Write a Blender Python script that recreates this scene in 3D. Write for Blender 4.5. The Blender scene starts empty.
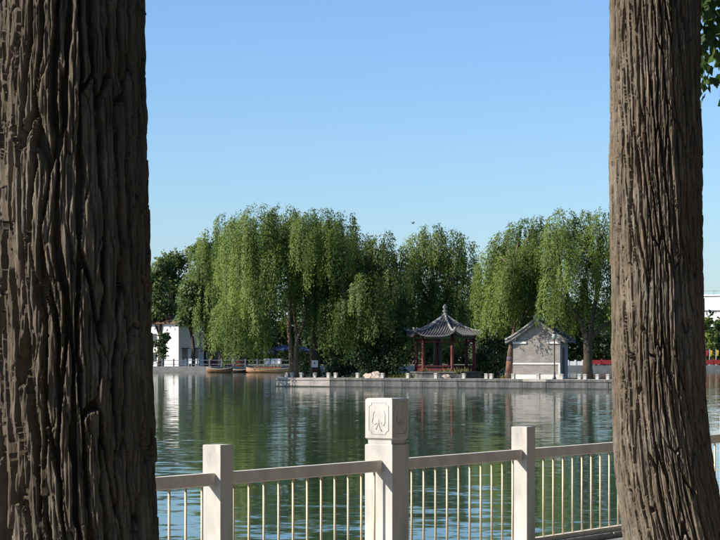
import bpy, math, random
import numpy as np
from mathutils import Vector, Matrix
R = math.radians
sc = bpy.context.scene
col = sc.collection

# ------------------------------------------------------------------ camera
F = 2250.0            # focal length in photo pixels (720 wide), from the railing's vanishing point
CAMZ, HOR = 1.65, 352.0
cam_d = bpy.data.cameras.new('camera')
cam = bpy.data.objects.new('camera', cam_d); col.objects.link(cam); sc.camera = cam
cam.location = (0, 0, CAMZ); cam.rotation_euler = (R(90), 0, 0)
cam_d.sensor_width = 36; cam_d.lens = 36 * F / 720
cam_d.shift_y = (HOR - 270) / 720
cam_d.clip_start = 0.1; cam_d.clip_end = 20000

# ------------------------------------------------------------------ sky and sun
SUN_AZ = (-0.955, -0.30); SUN_EL = R(34)
l_ = math.hypot(*SUN_AZ); SUN_AZ = (SUN_AZ[0]/l_, SUN_AZ[1]/l_)
sun_dir = Vector((SUN_AZ[0]*math.cos(SUN_EL), SUN_AZ[1]*math.cos(SUN_EL), math.sin(SUN_EL)))
w = bpy.data.worlds.new('World'); sc.world = w; w.use_nodes = True
nt = w.node_tree; nt.nodes.clear()
sky = nt.nodes.new('ShaderNodeTexSky'); sky.sky_type = 'NISHITA'; sky.sun_disc = False
sky.sun_elevation = SUN_EL; sky.sun_rotation = math.atan2(SUN_AZ[0], SUN_AZ[1])
sky.altitude = 900; sky.air_density = 1.1; sky.dust_density = 0.9; sky.ozone_density = 8.0
bg = nt.nodes.new('ShaderNodeBackground'); bg.inputs['Strength'].default_value = 0.11
wo = nt.nodes.new('ShaderNodeOutputWorld')
nt.links.new(sky.outputs[0], bg.inputs[0]); nt.links.new(bg.outputs[0], wo.inputs[0])
sl = bpy.data.lights.new('sun', 'SUN'); sl.energy = 5.0; sl.angle = R(0.5); sl.color = (1.0, 0.93, 0.82)
so = bpy.data.objects.new('sun', sl); col.objects.link(so); so.location = (-60, -30, 50)
so.rotation_euler = sun_dir.to_track_quat('Z', 'Y').to_euler()
vs = sc.view_settings
vs.view_transform = 'Standard'; vs.look = 'None'; vs.exposure = 0.6; vs.gamma = 1; vs.use_curve_mapping = False
sc.cycles.max_bounces = 6; sc.cycles.transparent_max_bounces = 8

# ------------------------------------------------------------------ helpers
def at(px, py, Y):
    return Vector(((px-360)/F*Y, Y, CAMZ + (HOR-py)/F*Y))

def tag(o, label, cat, group=None, kind=None):
    if label: o['label'] = label
    if cat: o['category'] = cat
    if group: o['group'] = group
    if kind: o['kind'] = kind
    return o

def empty(name, loc=(0,0,0), rz=0.0):
    o = bpy.data.objects.new(name, None); col.objects.link(o)
    o.location = loc; o.rotation_euler = (0,0,rz); o.empty_display_size = .3
    return o

def link(name, me, m, parent=None):
    if m is not None and not me.materials: me.materials.append(m)
    o = bpy.data.objects.new(name, me); col.objects.link(o)
    if parent is not None: o.parent = parent
    return o

class MB:
    def __init__(s): s.v=[]; s.f=[]
    def add(s, vs_, fs):
        n=len(s.v); s.v += [tuple(v) for v in vs_]; s.f += [tuple(i+n for i in f) for f in fs]; return s
    def box(s, c, d, rz=0.0, bev=0.0):
        x,y,z=[k/2 for k in d]; M=Matrix.Rotation(rz,3,'Z'); c=Vector(c)
        if bev<=0:
            p=[(-x,-y,-z),(x,-y,-z),(x,y,-z),(-x,y,-z),(-x,-y,z),(x,-y,z),(x,y,z),(-x,y,z)]
            f=[(0,3,2,1),(4,5,6,7),(0,1,5,4),(1,2,6,5),(2,3,7,6),(3,0,4,7)]
        else:
            b=bev; p=[]; f=[]
            rings=[(-z,b),(-z+b,0),(z-b,0),(z,b)]
            for (zz,i) in rings:
                p += [(-x+i,-y+i,zz),(x-i,-y+i,zz),(x-i,y-i,zz),(-x+i,y-i,zz)]
            for r in range(3):
                for k in range(4):
                    a=r*4+k; bb=r*4+(k+1)%4; f.append((a,bb,bb+4,a+4))
            f += [(3,2,1,0),(12,13,14,15)]
        return s.add([M@Vector(q)+c for q in p], f)
    def tube(s, path, rad, n=8, cap=True):
        path=[Vector(p) for p in path]; m=len(path)
        if not hasattr(rad,'__len__'): rad=[rad]*m
        vs_=[]; fs=[]; up0=None
        for i,p in enumerate(path):
            t=(path[min(i+1,m-1)]-path[max(i-1,0)]).normalized()
            if up0 is None: up0 = Vector((1,0,0)) if abs(t.x)<.8 else Vector((0,1,0))
            a=(up0-t*up0.dot(t)).normalized(); b=t.cross(a); up0=a
            for k in range(n):
                th=2*math.pi*k/n; vs_.append(p+(a*math.cos(th)+b*math.sin(th))*rad[i])
        for i in range(m-1):
            for k in range(n):
                k2=(k+1)%n; fs.append((i*n+k,i*n+k2,(i+1)*n+k2,(i+1)*n+k))
        if cap: fs += [tuple(range(n-1,-1,-1)), tuple((m-1)*n+k for k in range(n))]
        return s.add(vs_,fs)
    def lathe(s, prof, c=(0,0,0), n=16):
        vs_=[]; fs=[]; m=len(prof)
        for (r,z) in prof:
            for k in range(n):
                th=2*math.pi*k/n; vs_.append((c[0]+r*math.cos(th),c[1]+r*math.sin(th),c[2]+z))
        for i in range(m-1):
            for k in range(n):
                k2=(k+1)%n; fs.append((i*n+k,i*n+k2,(i+1)*n+k2,(i+1)*n+k))
        fs += [tuple(range(n-1,-1,-1)), tuple((m-1)*n+k for k in range(n))]
        return s.add(vs_,fs)
    def prism(s, poly, z0, z1):
        n=len(poly); vs_=[(p[0],p[1],z0) for p in poly]+[(p[0],p[1],z1) for p in poly]
        fs=[tuple(range(n-1,-1,-1)),tuple(range(n,2*n))]+[(k,(k+1)%n,(k+1)%n+n,k+n) for k in range(n)]
        return s.add(vs_,fs)
    def slab(s, poly3, off):
        # polygon of 3d points extruded by an offset vector
        n=len(poly3); o=Vector(off)
        vs_=[Vector(p) for p in poly3]+[Vector(p)+o for p in poly3]
        fs=[tuple(range(n-1,-1,-1)),tuple(range(n,2*n))]+[(k,(k+1)%n,(k+1)%n+n,k+n) for k in range(n)]
        return s.add(vs_,fs)
    def mesh(s, name='m', smooth=False):
        me=bpy.data.meshes.new(name); me.from_pydata(s.v,[],s.f); me.update()
        import bmesh
        bm=bmesh.new(); bm.from_mesh(me); bmesh.ops.recalc_face_normals(bm, faces=bm.faces); bm.to_mesh(me); bm.free()
        if smooth: me.polygons.foreach_set('use_smooth',[True]*len(me.polygons))
        return me
    def build(s, name, m, parent=None, smooth=False):
        return link(name, s.mesh(name, smooth), m, parent)

def np_mesh(name, verts, quads, smooth=False, attr=None, out=None, soft=.7):
    me=bpy.data.meshes.new(name); nv=len(verts); nf=len(quads)
    me.vertices.add(nv); me.vertices.foreach_set('co', np.ascontiguousarray(verts,dtype=np.float32).ravel())
    me.loops.add(nf*4); me.loops.foreach_set('vertex_index', np.ascontiguousarray(quads,dtype=np.int32).ravel())
    me.polygons.add(nf); me.polygons.foreach_set('loop_start', np.arange(0,nf*4,4,dtype=np.int32))
    if attr is not None:
        a=me.attributes.new('tint','FLOAT','POINT'); a.data.foreach_set('value', np.ascontiguousarray(attr,dtype=np.float32))
    me.update(calc_edges=True); me.validate()
    if out is not None:
        v=np.asarray(verts).reshape(-1,4,3); n=np.cross(v[:,2]-v[:,0],v[:,1]-v[:,3]); n/=np.maximum(np.linalg.norm(n,axis=1)[:,None],1e-9)
        o=np.asarray(out); n=n*np.where((n*o).sum(1)<0,-1,1)[:,None]
        nn=n*(1-soft)+o*soft; nn/=np.maximum(np.linalg.norm(nn,axis=1)[:,None],1e-9)
        me.normals_split_custom_set_from_vertices(np.repeat(nn,4,0).tolist())
    if smooth: me.polygons.foreach_set('use_smooth', np.ones(len(me.polygons),dtype=bool))
    return me

def copy_tree(o, parent=None):
    c=o.copy(); col.objects.link(c)
    if parent is not None: c.parent=parent
    for ch in list(o.children): copy_tree(ch,c)
    return c

# ------------------------------------------------------------------ materials
def N(nt,t,**kw):
    n=nt.nodes.new(t)
    for k,v in kw.items(): setattr(n,k,v)
    return n
def base_mat(name):
    m=bpy.data.materials.new(name); m.use_nodes=True; nt=m.node_tree
    return m, nt, nt.nodes['Principled BSDF']
def ramp(nt, fac, stops):
    r=nt.nodes.new('ShaderNodeValToRGB'); e=r.color_ramp.elements
    while len(e)<len(stops): e.new(0.5)
    for k,(p,c) in enumerate(stops): e[k].position=p; e[k].color=(*c,1)
    nt.links.new(fac, r.inputs[0]); return r.outputs[0]
def mat(name, c1, c2, scale=4.0, rough=.8, bump=.0, bscale=30.0, stretch=(1,1,1), detail=6.0, spec=.3, metallic=0.0, mid=None):
    m,nt,b=base_mat(name)
    tc=N(nt,'ShaderNodeTexCoord'); mp=N(nt,'ShaderNodeMapping'); mp.inputs['Scale'].default_value=stretch
    nt.links.new(tc.outputs['Object'],mp.inputs[0])
    n=N(nt,'ShaderNodeTexNoise'); n.inputs['Scale'].default_value=scale; n.inputs['Detail'].default_value=detail; n.inputs['Roughness'].default_value=.62
    nt.links.new(mp.outputs[0],n.inputs['Vector'])
    st=[(.3,c1),(.7,c2)] if mid is None else [(.28,c1),(.5,mid),(.72,c2)]
    nt.links.new(ramp(nt,n.outputs[0],st), b.inputs['Base Color'])
    b.inputs['Roughness'].default_value=rough; b.inputs['Specular IOR Level'].default_value=spec; b.inputs['Metallic'].default_value=metallic
    if bump>0:
        n2=N(nt,'ShaderNodeTexNoise'); n2.inputs['Scale'].default_value=bscale; n2.inputs['Detail'].default_value=5
        nt.links.new(mp.outputs[0],n2.inputs['Vector'])
        bp=N(nt,'ShaderNodeBump'); bp.inputs['Strength'].default_value=.6; bp.inputs['Distance'].default_value=bump
        nt.links.new(n2.outputs[0],bp.inputs['Height']); nt.links.new(bp.outputs[0],b.inputs['Normal'])
    return m
def leaf_mat(name, dark, light, trans=.35):
    m,nt,b=base_mat(name)
    a=N(nt,'ShaderNodeAttribute'); a.attribute_name='tint'
    c=ramp(nt,a.outputs['Fac'],[(0,dark),(1,light)])
    nt.links.new(c,b.inputs['Base Color']); b.inputs['Roughness'].default_value=.55; b.inputs['Specular IOR Level'].default_value=.35
    t=N(nt,'ShaderNodeBsdfTranslucent'); nt.links.new(c,t.inputs[0])
    mx=N(nt,'ShaderNodeMixShader'); mx.inputs[0].default_value=trans
    nt.links.new(b.outputs[0],mx.inputs[1]); nt.links.new(t.outputs[0],mx.inputs[2])
    nt.links.new(mx.outputs[0],nt.nodes['Material Output'].inputs[0]); return m
def brick_mat(name, c1, c2, mortar, scale, bw=.5, rh=.25, ms=.02, axes='xz', rough=.85):
    m,nt,b=base_mat(name)
    tc=N(nt,'ShaderNodeTexCoord'); sp=N(nt,'ShaderNodeSeparateXYZ'); cb=N(nt,'ShaderNodeCombineXYZ')
    nt.links.new(tc.outputs['Object'],sp.inputs[0])
    i={'x':0,'y':1,'z':2}
    if axes=='sz':
        ad=N(nt,'ShaderNodeMath'); nt.links.new(sp.outputs[0],ad.inputs[0]); nt.links.new(sp.outputs[1],ad.inputs[1])
        nt.links.new(ad.outputs[0],cb.inputs[0]); nt.links.new(sp.outputs[2],cb.inputs[1])
    else:
        nt.links.new(sp.outputs[i[axes[0]]],cb.inputs[0]); nt.links.new(sp.outputs[i[axes[1]]],cb.inputs[1])
    br=N(nt,'ShaderNodeTexBrick'); br.inputs['Scale'].default_value=scale
    br.inputs['Brick Width'].default_value=bw; br.inputs['Row Height'].default_value=rh; br.inputs['Mortar Size'].default_value=ms
    br.inputs['Color1'].default_value=(*c1,1); br.inputs['Color2'].default_value=(*c2,1); br.inputs['Mortar'].default_value=(*mortar,1)
    nt.links.new(cb.outputs[0],br.inputs[0])
    n=N(nt,'ShaderNodeTexNoise'); n.inputs['Scale'].default_value=1.3; n.inputs['Detail'].default_value=6
    nt.links.new(tc.outputs['Object'],n.inputs['Vector'])
    mx=N(nt,'ShaderNodeMix'); mx.data_type='RGBA'; mx.blend_type='MULTIPLY'; mx.inputs[0].default_value=.8
    nt.links.new(br.outputs[0],mx.inputs[6]); nt.links.new(ramp(nt,n.outputs[0],[(.3,(.72,.7,.68)),(.7,(1.15,1.13,1.1))]),mx.inputs[7])
    nt.links.new(mx.outputs[2],b.inputs['Base Color']); b.inputs['Roughness'].default_value=rough; b.inputs['Specular IOR Level'].default_value=.2
    return m

def bark_mat(name, c1, c2, c3, scale):
    m,nt,b=base_mat(name)
    tc=N(nt,'ShaderNodeTexCoord'); mp=N(nt,'ShaderNodeMapping'); mp.inputs['Scale'].default_value=(1,1,.18)
    nt.links.new(tc.outputs['Object'],mp.inputs[0])
    n=N(nt,'ShaderNodeTexNoise'); n.inputs['Scale'].default_value=scale; n.inputs['Detail'].default_value=8; n.inputs['Roughness'].default_value=.7
    nt.links.new(mp.outputs[0],n.inputs['Vector'])
    n3=N(nt,'ShaderNodeTexNoise'); n3.inputs['Scale'].default_value=3.0; n3.inputs['Detail'].default_value=4
    nt.links.new(tc.outputs['Object'],n3.inputs['Vector'])
    mx=N(nt,'ShaderNodeMix'); mx.data_type='RGBA'; mx.blend_type='MIX'
    nt.links.new(ramp(nt,n3.outputs[0],[(.45,(0,0,0)),(.7,(1,1,1))]),mx.inputs[0])
    nt.links.new(ramp(nt,n.outputs[0],[(.3,c1),(.7,c2)]),mx.inputs[6]); nt.links.new(ramp(nt,n.outputs[0],[(.3,c1),(.68,c3)]),mx.inputs[7])
    nt.links.new(mx.outputs[2],b.inputs['Base Color']); b.inputs['Roughness'].default_value=.95; b.inputs['Specular IOR Level'].default_value=.12
    n2=N(nt,'ShaderNodeTexNoise'); n2.inputs['Scale'].default_value=90; n2.inputs['Detail'].default_value=6; n2.inputs['Roughness'].default_value=.7
    mp2=N(nt,'ShaderNodeMapping'); mp2.inputs['Scale'].default_value=(1,1,.45)
    nt.links.new(tc.outputs['Object'],mp2.inputs[0]); nt.links.new(mp2.outputs[0],n2.inputs['Vector'])
    bp=N(nt,'ShaderNodeBump'); bp.inputs['Strength'].default_value=.8; bp.inputs['Distance'].default_value=.006
    nt.links.new(n2.outputs[0],bp.inputs['Height']); nt.links.new(bp.outputs[0],b.inputs['Normal'])
    return m

def water_mat():
    m,nt,b=base_mat('water')
    b.inputs['Base Color'].default_value=(.032,.062,.032,1); b.inputs['Roughness'].default_value=.055; b.inputs['IOR'].default_value=1.33
    g=N(nt,'ShaderNodeNewGeometry')
    def vec_noise(scale,sx,sy,detail,off):
        mp=N(nt,'ShaderNodeMapping'); mp.inputs['Scale'].default_value=(sx,sy,1); mp.inputs['Location'].default_value=off; mp.inputs['Rotation'].default_value=(0,0,R(8))
        nt.links.new(g.outputs['Position'],mp.inputs[0])
        n=N(nt,'ShaderNodeTexNoise'); n.inputs['Scale'].default_value=scale; n.inputs['Detail'].default_value=detail; n.inputs['Roughness'].default_value=.5
        nt.links.new(mp.outputs[0],n.inputs['Vector'])
        s=N(nt,'ShaderNodeVectorMath',operation='SUBTRACT'); s.inputs[1].default_value=(.5,.5,.5)
        nt.links.new(n.outputs['Color'],s.inputs[0]); return s.outputs[0]
    a=vec_noise(1.0,1.0,1.5,2.0,(3,7,0)); c=vec_noise(4.5,1,1.3,2.0,(11,2,0))
    # calmer and more ruffled patches
    n=N(nt,'ShaderNodeTexNoise'); n.inputs['Scale'].default_value=.035; n.inputs['Detail'].default_value=3
    mp=N(nt,'ShaderNodeMapping'); mp.inputs['Scale'].default_value=(.6,1.6,1); nt.links.new(g.outputs['Position'],mp.inputs[0]); nt.links.new(mp.outputs[0],n.inputs['Vector'])
    mr=N(nt,'ShaderNodeMapRange'); mr.inputs[1].default_value=.35; mr.inputs[2].default_value=.65; mr.inputs[3].default_value=.6; mr.inputs[4].default_value=1.05
    nt.links.new(n.outputs[0],mr.inputs[0])
    k1=N(nt,'ShaderNodeVectorMath',operation='MULTIPLY'); k1.inputs[1].default_value=(WA*.7,WA,0); nt.links.new(a,k1.inputs[0])
    k2=N(nt,'ShaderNodeVectorMath',operation='MULTIPLY'); k2.inputs[1].default_value=(WB,WB,0); nt.links.new(c,k2.inputs[0])
    ad=N(nt,'ShaderNodeVectorMath',operation='ADD'); nt.links.new(k1.outputs[0],ad.inputs[0]); nt.links.new(k2.outputs[0],ad.inputs[1])
    scn=N(nt,'ShaderNodeVectorMath',operation='SCALE'); nt.links.new(ad.outputs[0],scn.inputs[0]); nt.links.new(mr.outputs[0],scn.inputs['Scale'])
    ad2=N(nt,'ShaderNodeVectorMath',operation='ADD'); ad2.inputs[1].default_value=(0,0,1); nt.links.new(scn.outputs[0],ad2.inputs[0])
    nm=N(nt,'ShaderNodeVectorMath',operation='NORMALIZE'); nt.links.new(ad2.outputs[0],nm.inputs[0])
    nt.links.new(nm.outputs[0],b.inputs['Normal'])
    return m
WA, WB = .075, .05

M={}
M['water']=water_mat()
M['bark_dark']=bark_mat('bark_dark',(.06,.05,.037),(.175,.145,.108),(.25,.22,.175),26)
M['bark_light']=bark_mat('bark_light',(.075,.059,.043),(.215,.172,.125),(.31,.265,.21),30)
M['willow_bark']=mat('willow_bark',(.07,.05,.035),(.20,.145,.10),3,.95,.02,12,(1,1,.25))
M['willow_bark_dark']=mat('willow_bark_dark',(.035,.027,.02),(.09,.07,.05),3,.95,.02,12,(1,1,.25))
M['willow']=leaf_mat('willow_leaves',(.088,.138,.024),(.225,.295,.062),.5)
M['willow_shaded']=leaf_mat('willow_leaves_shaded',(.055,.088,.018),(.15,.20,.043),.45)  # willow leaf colour again, darkened to stand for shade
M['leaf_dark']=leaf_mat('dark_leaves',(.022,.045,.015),(.065,.105,.032),.25)
M['leaf_mid']=leaf_mat('mid_leaves',(.06,.10,.026),(.15,.205,.058),.4)
M['leaf_poplar']=leaf_mat('poplar_leaves',(.04,.085,.018),(.11,.18,.045),.55)
M['grassy']=leaf_mat('grass_leaves',(.09,.10,.03),(.22,.21,.07),.3)
M['stone_white']=mat('stone_white',(.37,.345,.305),(.64,.605,.55),4.5,.8,.0015,160,(1,1,.3),9,mid=(.56,.53,.48))
M['rail_paint']=mat('rail_paint',(.60,.52,.42),(.78,.70,.58),5,.7,.001,120,detail=9)
M['bar_paint']=mat('bar_paint',(.55,.46,.30),(.70,.61,.43),9,.5)
M['kerb']=mat('kerb_stone',(.26,.235,.2),(.42,.39,.34),6,.85,.004,60)
M['paving']=brick_mat('paving',(.27,.26,.24),(.33,.31,.28),(.14,.13,.12),1.0,.6,.3,.012,'xy')
M['lake_bed']=mat('lake_bed',(.05,.05,.035),(.09,.085,.06),.2)
M['bank']=mat('bank_earth',(.10,.095,.06),(.22,.2,.14),.4,.95,.03,3)
M['grass']=mat('island_ground',(.045,.06,.02),(.14,.15,.055),.7,.95,.04,5)
M['pave_pale']=mat('pale_paving',(.42,.36,.29),(.56,.50,.42),1.2,.9)
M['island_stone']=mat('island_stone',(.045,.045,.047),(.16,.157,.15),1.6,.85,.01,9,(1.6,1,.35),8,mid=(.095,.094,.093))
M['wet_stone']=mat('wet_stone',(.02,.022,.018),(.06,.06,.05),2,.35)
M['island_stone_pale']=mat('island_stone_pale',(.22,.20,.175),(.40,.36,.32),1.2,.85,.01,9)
M['bollard']=mat('bollard_stone',(.30,.285,.255),(.50,.48,.44),3,.8)
M['rock']=mat('garden_rock',(.33,.26,.2),(.55,.46,.38),2,.9,.03,6)
M['tile']=mat('grey_tile',(.055,.055,.056),(.125,.122,.12),3,.8,.01,20)
M['tile_edge']=mat('tile_ridge',(.17,.165,.155),(.30,.29,.27),4,.85)
M['red_wood']=mat('red_wood',(.06,.011,.009),(.115,.021,.017),3,.6)
M['dark_wood']=mat('dark_wood',(.025,.018,.014),(.06,.04,.03),4,.7)
M['painted_beam']=mat('painted_beam',(.03,.06,.12),(.10,.16,.14),7,.6,mid=(.05,.12,.10))
M['brick']=brick_mat('grey_brick',(.235,.213,.19),(.33,.30,.272),(.355,.33,.30),1.0,.29,.085,.01,'sz')
M['white_trim']=mat('white_trim',(.62,.6,.56),(.76,.74,.70),3,.8)
M['black_metal']=mat('black_metal',(.012,.013,.013),(.03,.032,.03),6,.45,spec=.5)
M['lantern_glass']=mat('lantern_glass',(.20,.27,.24),(.30,.38,.34),5,.25,spec=.5)
M['plaster']=mat('white_plaster',(.66,.645,.62),(.80,.785,.76),.6,.85)
M['brown_tile']=mat('brown_tile',(.13,.075,.05),(.24,.15,.10),2,.85)
M['window']=mat('dark_window',(.02,.025,.03),(.05,.06,.07),2,.15,spec=.6)
M['red_roof']=mat('red_roof',(.24,.07,.045),(.36,.13,.08),2,.85)
M['boat_tan']=mat('boat_tan',(.30,.15,.07),(.45,.25,.125),1.5,.6)
M['boat_brown']=mat('boat_brown',(.12,.055,.028),(.22,.11,.055),1.5,.6)
M['boat_pale']=mat('boat_pale',(.32,.24,.16),(.46,.36,.25),2,.6)
M['navy']=mat('navy_canvas',(.018,.027,.065),(.04,.055,.11),2,.8)
M['thatch']=mat('weathered_thatch',(.16,.14,.115),(.27,.24,.2),5,.95)
M['red_paint']=mat('red_paint',(.38,.03,.03),(.52,.06,.055),1.5,.6)
M['dull_red']=mat('dull_red_wall',(.15,.03,.025),(.23,.055,.045),1.5,.7)
M['yellow']=mat('yellow_cloth',(.62,.42,.04),(.72,.52,.08),3,.8)
M['grey_rail']=mat('grey_rail',(.12,.135,.15),(.20,.215,.23),2,.7)
M['purple']=mat('purple_cloth',(.09,.065,.105),(.14,.105,.16),6,.9)
M['rust']=mat('russet_wrap',(.13,.065,.045),(.20,.11,.08),6,.9)
M['white_paint']=mat('white_paint',(.74,.73,.71),(.82,.81,.79),3,.6)
M['bird']=mat('bird_feather',(.08,.08,.09),(.14,.14,.15),6,.8)

# ------------------------------------------------------------------ water and land
WZ=-1.1      # water level (promenade ground is 0)
th=math.atan2(.537,.843); D=Vector((math.sin(th),math.cos(th),0)); NF=Vector((math.cos(th),-math.sin(th),0))  # railing direction, and its side towards the path
P0=Vector((27/F*16.9,16.9,0)); SPAN=2.15
bed=MB().add([(-6000,-6000,-3),(6000,-6000,-3),(6000,9000,-3),(-6000,9000,-3)],[(0,1,2,3)]).build('ground',M['lake_bed']); tag(bed,None,None,kind='structure')
edge=P0-NF*.33
e0=edge-D*400; e1=edge+D*420
wat=MB().add([(-900,-330,WZ),(420,-330,WZ),(420,345,WZ),(-900,345,WZ)],[(0,1,2,3)]).build('lake_water',M['water']); tag(wat,None,None,kind='structure')
# near promenade: the land on the camera's side of the railing, with a masonry bank down to the water
far_r=e1+NF*3000; far_l=e0+NF*3000
prom=MB().prism([(e0.x,e0.y),(far_l.x,far_l.y),(far_r.x,far_r.y),(e1.x,e1.y)],-2.95,0).build('promenade',M['paving']); tag(prom,None,None,kind='structure')
kz=MB().box((0,0,.02),(.36,1.04,.06),-th,.008).mesh('kerb_stone')
for k in range(-8,16):
    o=link('kerb_stone',kz,M['kerb'],prom); o.location=P0+D*(k*1.055)+NF*(-.1); 
# far bank
def shoreY(x): return 302+ (x+20)*0.3 if x>-20 else 302
sh=[(-5000,300),(-200,300),(-20,302),(28,321),(60,326),(180,330),(5000,345)]
poly=sh+[(5000,8000),(-5000,8000)]
fb=MB().prism(poly,-2.95,-.35).build('far_bank',M['bank']); tag(fb,None,None,kind='structure')
wl=MB()
for (a,b_) in zip(sh[1:-1],sh[2:-1]):
    d_=Vector((b_[0]-a[0],b_[1]-a[1],0)); L=d_.length; ang=math.atan2(d_.y,d_.x)
    c=(Vector((a[0],a[1],0))+Vector((b_[0],b_[1],0)))/2
    wl.box((c.x,c.y-.1,-.7),(L,.5,.86),ang)
wl.build('bank_wall',M['island_stone_pale'],fb)

# ------------------------------------------------------------------ trunk with real bark relief
def vnoise(u,v,per,seed):
    rs=np.random.RandomState(seed); T=rs.rand(per,257)
    iu=np.floor(u).astype(int); iv=np.floor(v).astype(int); fu=u-iu; fv=v-iv
    fu=fu*fu*(3-2*fu); fv=fv*fv*(3-2*fv)
    a=T[iu%per,iv%257]; b=T[(iu+1)%per,iv%257]; c=T[iu%per,(iv+1)%257]; d=T[(iu+1)%per,(iv+1)%257]
    return (a*(1-fu)+b*fu)*(1-fv)+(c*(1-fu)+d*fu)*fv
def worley(u,v,per,seed):
    rs=np.random.RandomState(seed); JX=rs.rand(per,257); JY=rs.rand(per,257); H=rs.rand(per,257)
    iu=np.floor(u).astype(int); iv=np.floor(v).astype(int)
    f1=np.full(u.shape,9.); f2=np.full(u.shape,9.); hid=np.zeros(u.shape)
    for du in (-1,0,1):
        for dv in (-1,0,1):
            cu=iu+du; cv=iv+dv
            px=cu+.15+.7*JX[cu%per,cv%257]+ .0; py=cv+JY[cu%per,cv%257]
            d=np.sqrt((u-px)**2+(v-py)**2)
            closer=d<f1
            f2=np.where(closer,f1,np.minimum(f2,d)); hid=np.where(closer,H[cu%per,cv%257],hid); f1=np.where(closer,d,f1)
    return f1,f2,hid
def cracks(u,v,per,seed,pitch,length):
    """cells of pitch x length metres: distance in metres to the nearest crack, how vertical that crack is, cell id"""
    rs=np.random.RandomState(seed); JX=rs.rand(per,257); JY=rs.rand(per,257); H=rs.rand(per,257)
    iu=np.floor(u).astype(int); iv=np.floor(v).astype(int); z=np.zeros(u.shape)
    d1=z+9; d2=z+9; x1=z.copy(); y1=z.copy(); x2=z.copy(); y2=z.copy(); hid=z.copy()
    for du in (-1,0,1):
        for dv in (-1,0,1):
            cu=iu+du; cv=iv+dv; px=cu+.12+.76*JX[cu%per,cv%257]; py=cv+JY[cu%per,cv%257]
            d=(u-px)**2+(v-py)**2; a=d<d1; b=(~a)&(d<d2)
            x2=np.where(a,x1,np.where(b,px,x2)); y2=np.where(a,y1,np.where(b,py,y2)); d2=np.where(a,d1,np.where(b,d,d2))
            x1=np.where(a,px,x1); y1=np.where(a,py,y1); d1=np.where(a,d,d1); hid=np.where(a,H[cu%per,cv%257],hid)
    nx=(x2-x1)/pitch; ny=(y2-y1)/length; nn=np.sqrt(nx*nx+ny*ny)+1e-6
    return (d2-d1)/(2*nn), np.abs(nx)/nn, hid
def bark_trunk(keys, Y, ridge, length, depth, seed, dz=.0043, nu=520, zfine=(0,3.5), twist=.0, furrow=.2, split=.18):
    # keys: (z, x, radius) list
    kz_=np.array([k[0] for k in keys]); kx=np.array([k[1] for k in keys]); kr=np.array([k[2] for k in keys])
    zs=np.concatenate([np.arange(kz_[0],zfine[0],.03),np.arange(zfine[0],zfine[1],dz),np.arange(zfine[1],kz_[-1]+.01,.04)])
    # smooth interpolation
    def sm(vals):
        x=np.interp(zs,kz_,vals); return x
    cx=sm(kx); cr=sm(kr)
    for arr in (cx,cr):
        grid=np.linspace(zs[0],zs[-1],800); g=np.interp(grid,zs,arr); k=np.ones(41)/41
        g=np.convolve(np.pad(g,20,'edge'),k,'valid'); arr[:]=np.interp(zs,grid,g)
    nb_=nu//6; nf_=nu-nb_   # finer on the side towards the lake path, coarser behind
    thv=np.concatenate([R(150)+R(240)*np.arange(nf_)/nf_, R(30)+R(360)+R(120)*np.arange(nb_)/nb_])-R(150)+R(150)
    TH,Z=np.meshgrid(thv,zs); CR=np.repeat(cr[:,None],nu,1); CX=np.repeat(cx[:,None],nu,1)
    r0=float(np.mean(kr[:4])); per=max(6,int(round(2*math.pi*r0/ridge)))
    U=TH/(2*math.pi)*per; V=Z/length
    a_=TH/(2*math.pi)
    vn=lambda fu,fz,k: vnoise(a_*fu,Z/fz,fu,seed+k)-.5
    wob=vn(7,.7,1)*1.4+vn(15,.25,2)*.55+vn(per*2,.08,23)*.22+vn(per*5,.03,12)*.06
    U2=U+wob+twist*Z*per/6.28
    V2=V+vn(per,.3,3)*.3+40
    pitch=2*math.pi*r0/per
    dist,vert,hid=cracks(U2,V2,per,seed+4,pitch,length)
    wv=np.clip(vert*1.7-.5,0,1)
    fw=furrow*pitch*(.35+1.3*vnoise(a_*per,Z/.2,per,seed+15))
    plate=np.clip((dist-fw)/(.07*pitch),0,1); plate=1-(1-plate)*wv
    h=plate*(.86+.16*(hid-.5))
    # narrow splits running along the plates
    ds,vsx,hb=cracks(U2*2.0+7,V2*1.7+9,per*2,seed+5,pitch/2,length/1.7)
    h-= split*(1-np.clip(ds/(.06*pitch),0,1))*plate*np.clip(vsx*1.7-.5,0,1)
    # fibrous grain along the plates
    h+= .10*(hb-.5)*plate
    h+= .16*vn(per*9,.11,40)+.12*vn(per*17,.07,41)+.05*vn(per*5,.03,42)*plate
    low=(vnoise(TH/(2*math.pi)*5,Z/.5,5,seed+8)-.5)*.05*CR
    rr=CR-depth*.64+depth*h+low
    X=CX+rr*np.cos(TH); YY=rr*np.sin(TH)
    verts=np.stack([X,YY,Z],-1).reshape(-1,3)
    nz=len(zs); i=np.arange(nz-1)[:,None]*nu; j=np.arange(nu)[None,:]; j2=(j+1)%nu
    quads=np.stack([i+j,i+j2,i+nu+j2,i+nu+j],-1).reshape(-1,4)
    return np_mesh('trunk',verts,quads,False)

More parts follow.
